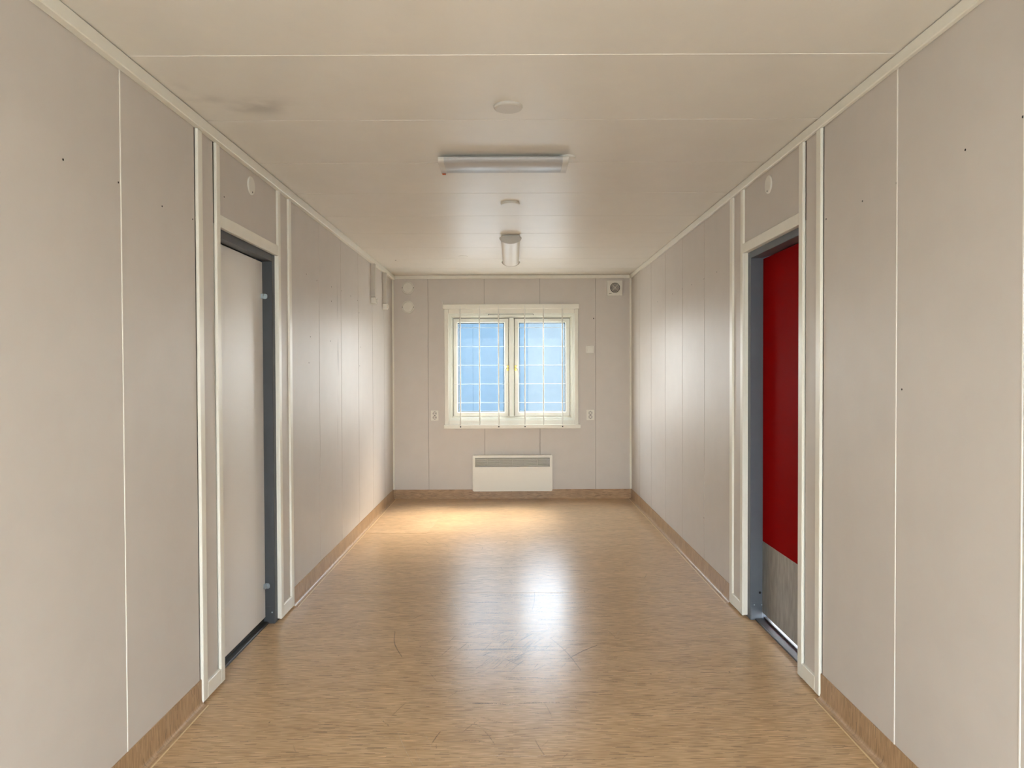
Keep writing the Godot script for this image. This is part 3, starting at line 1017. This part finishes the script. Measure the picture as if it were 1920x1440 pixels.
func disc(called: String, at: Transform3D, r: float, h: float, label: String, group := "") -> Node3D:
	var o := thing(called, label, "vent cover", Vector3.ZERO, group)
	var st := begin()
	lathe(st, at, [Vector2(r, -0.0005), Vector2(r, h * 0.6), Vector2(r - 0.003, h), Vector2(0, h)], 40)
	obj("plate", st, M.white_plastic, o)
	return o


func build_wall_things() -> void:
	# oval plates over the doors
	for s in [-1, 1]:
		var z := -3.513 if s < 0 else -3.551
		var y := 2.281 if s < 0 else 2.287
		var o := disc("cover_plate", at_wall(s, y, z), 0.0445, 0.007, "round white blanking plate on the wall above the %s door" % ("pale grey" if s < 0 else "red"), "plates above the doors")
		var st := begin()
		var a := at_wall(s, y - 0.031, z - 0.006)
		a.origin.x -= s * 0.0068
		lathe(st, a, [Vector2(0.0042, 0.0), Vector2(0.0042, 0.001), Vector2(0.0, 0.002)], 10)
		obj("screw", st, M.screw, o)
	# round vents on the end wall
	for k in 2:
		var y := 2.265 if k == 0 else 2.060
		var o := thing("wall_vent", "upper of two round white vent covers on the end wall" if k == 0 else "lower of two round white vent covers on the end wall", "vent cover", Vector3(-1.109, y, ZF), "round vent covers")
		var ax := Transform3D(Basis(Vector3.RIGHT, PI / 2), Vector3.ZERO)
		var st := begin()
		lathe(st, ax, [Vector2(0.0685, -0.0005), Vector2(0.0685, 0.006), Vector2(0.065, 0.010), Vector2(0.0575, 0.010), Vector2(0.0565, 0.005), Vector2(0.0, 0.005)], 48)
		obj("rim", st, M.white_plastic, o)
		st = begin()
		lathe(st, ax, [Vector2(0.0545, 0.004), Vector2(0.0545, 0.011), Vector2(0.051, 0.014), Vector2(0.0, 0.015)], 48)
		obj("disc", st, M.white_plastic, o)
		for x in [-0.0605, 0.0605]:
			st = begin()
			lathe(st, Transform3D(Basis(Vector3.RIGHT, PI / 2), Vector3(x, 0.0, 0.0095)), [Vector2(0.0042, 0.0), Vector2(0.0042, 0.0012), Vector2(0.0, 0.002)], 10)
			obj("screw", st, M.screw, o)
	build_fan()
	# light switch
	var sw := thing("light_switch", "square white rocker switch on the end wall beside the window", "light switch", Vector3(0.8345, 1.600, ZF))
	var st := begin()
	ring(st, -0.0405, -0.0405, 0.0405, 0.0405, [Vector2(0, -0.0005), Vector2(0, 0.007), Vector2(0.003, 0.010), Vector2(0.0115, 0.010), Vector2(0.0120, 0.003), Vector2(0.0405, 0.003)])
	obj("frame", st, M.white_plastic, sw)
	st = begin()
	prism(st, Transform3D(Basis(Vector3.RIGHT, 0.06), Vector3(0, 0, 0.003)), round_rect(-0.0255, -0.0255, 0.0255, 0.0255, 0.002), 0.008)
	obj("rocker", st, M.white_plastic, sw)
	for k in 2:
		socket(k)
	# cable ducts on the left wall
	for k in 2:
		var z := -6.505 if k == 0 else -7.085
		var d := thing("cable_duct", "grey cable duct with junction box below the cornice, %s" % ("the one nearer the grey door" if k == 0 else "the one nearest the corner"), "cable duct", Vector3(-W, 0, z), "cable ducts on the side wall")
		bx("duct", Vector3(-0.0005, 2.050, 0.022), Vector3(0.040, 2.3525, -0.022), 0.002, M.duct_grey, d)
		bx("junction_box", Vector3(-0.0005, 1.986, 0.025), Vector3(0.046, 2.047, -0.026), 0.004, M.white_plastic, d)
		st = begin()
		lathe(st, Transform3D(Basis(Vector3.FORWARD, PI / 2), Vector3(0.0455, 2.016, -0.003)), [Vector2(0.019, 0.0), Vector2(0.019, 0.010), Vector2(0.015, 0.014), Vector2(0.0, 0.014)], 24)
		obj("gland", st, M.white_plastic, d)


func build_fan() -> void:
	var f := thing("extractor_fan", "square white extractor fan with a round dark grille", "extractor fan", Vector3(1.099, 2.254, ZF))
	var st := begin()
	prism(st, Transform3D(Basis.IDENTITY, Vector3(0, 0, -0.0005)), round_rect(-0.0800, -0.0800, 0.0800, 0.0800, 0.004), 0.020)
	obj("plate", st, M.white_plastic, f)
	var c := Vector3(0.004, 0.004, 0.0195)
	st = begin()
	lathe(st, Transform3D(Basis(Vector3.RIGHT, PI / 2), c), [Vector2(0.0525, 0.0), Vector2(0.0525, 0.0006), Vector2(0.0, 0.0006)], 48)
	obj("opening", st, M.dark_hole, f)
	for r in [0.046, 0.037, 0.028, 0.019, 0.010]:
		st = begin()
		lathe(st, Transform3D(Basis(Vector3.RIGHT, PI / 2), c), [Vector2(r, 0.0005), Vector2(r, 0.003), Vector2(r - 0.0042, 0.003), Vector2(r - 0.0042, 0.0005)], 40)
		obj("grille_ring", st, M.duct_grey, f)
	for k in 4:
		st = begin()
		var a := PI / 4 + PI / 2 * k
		prism(st, Transform3D(Basis(Vector3.BACK, a), c + Vector3(0, 0, 0.0005)), PackedVector2Array([Vector2(0.004, -0.0035), Vector2(0.050, -0.0015), Vector2(0.050, 0.0015), Vector2(0.004, 0.0035)]), 0.003)
		obj("grille_spoke", st, M.duct_grey, f)
	st = begin()
	lathe(st, Transform3D(Basis(Vector3.RIGHT, PI / 2), c), [Vector2(0.007, 0.0005), Vector2(0.007, 0.004), Vector2(0.0, 0.0045)], 20)
	obj("hub", st, M.duct_grey, f)
	st = begin()
	prism(st, Transform3D(Basis.IDENTITY, Vector3(-0.056, -0.059, 0.0193)), round_rect(-0.0035, -0.0035, 0.0035, 0.0035, 0.003), 0.0006)
	cb(st, Vector3(-0.050, -0.0605, 0.0193), Vector3(-0.034, -0.0575, 0.0199))
	obj("maker_mark", st, M.screw, f)


func socket(k: int) -> void:
	var s := thing("wall_socket", "white double wall socket on the end wall below the round vents" if k == 0 else "white double wall socket on the end wall below the light switch", "socket", Vector3(-0.829 if k == 0 else 0.839, 0.8995, ZF), "double wall sockets")
	var st := begin()
	prism(st, Transform3D(Basis.IDENTITY, Vector3(0, 0, -0.0005)), round_rect(-0.0405, -0.054, 0.0405, 0.054, 0.004), 0.012)
	obj("plate", st, M.white_plastic, s)
	for y in [0.0215, -0.0215]:
		st = begin()
		lathe(st, Transform3D(Basis(Vector3.RIGHT, PI / 2), Vector3(0, y, 0.0115)), [Vector2(0.0205, 0.0), Vector2(0.0205, 0.0015), Vector2(0.0185, 0.0015), Vector2(0.0185, 0.0008)], 28)
		var o := obj("outlet_rim", st, M.socket_black, s)
		st = begin()
		lathe(st, Transform3D(Basis(Vector3.RIGHT, PI / 2), Vector3(0, y, 0.0115)), [Vector2(0.0186, 0.0), Vector2(0.0186, 0.0009), Vector2(0.0, 0.0009)], 28)
		obj("outlet", st, M.outlet_face, s)
		for x in [-0.0095, 0.0095]:
			st = begin()
			lathe(st, Transform3D(Basis(Vector3.RIGHT, PI / 2), Vector3(x, y, 0.0120)), [Vector2(0.0042, 0.0), Vector2(0.0042, 0.0008), Vector2(0.0, 0.0008)], 12)
			obj("pin_hole", st, M.dark_hole, s)
		for e in [-1, 1]:
			bx("earth_clip", Vector3(-0.003, y + e * 0.0135, 0.012), Vector3(0.003, y + e * 0.019, 0.0145), 0.0004, M.screw, s)
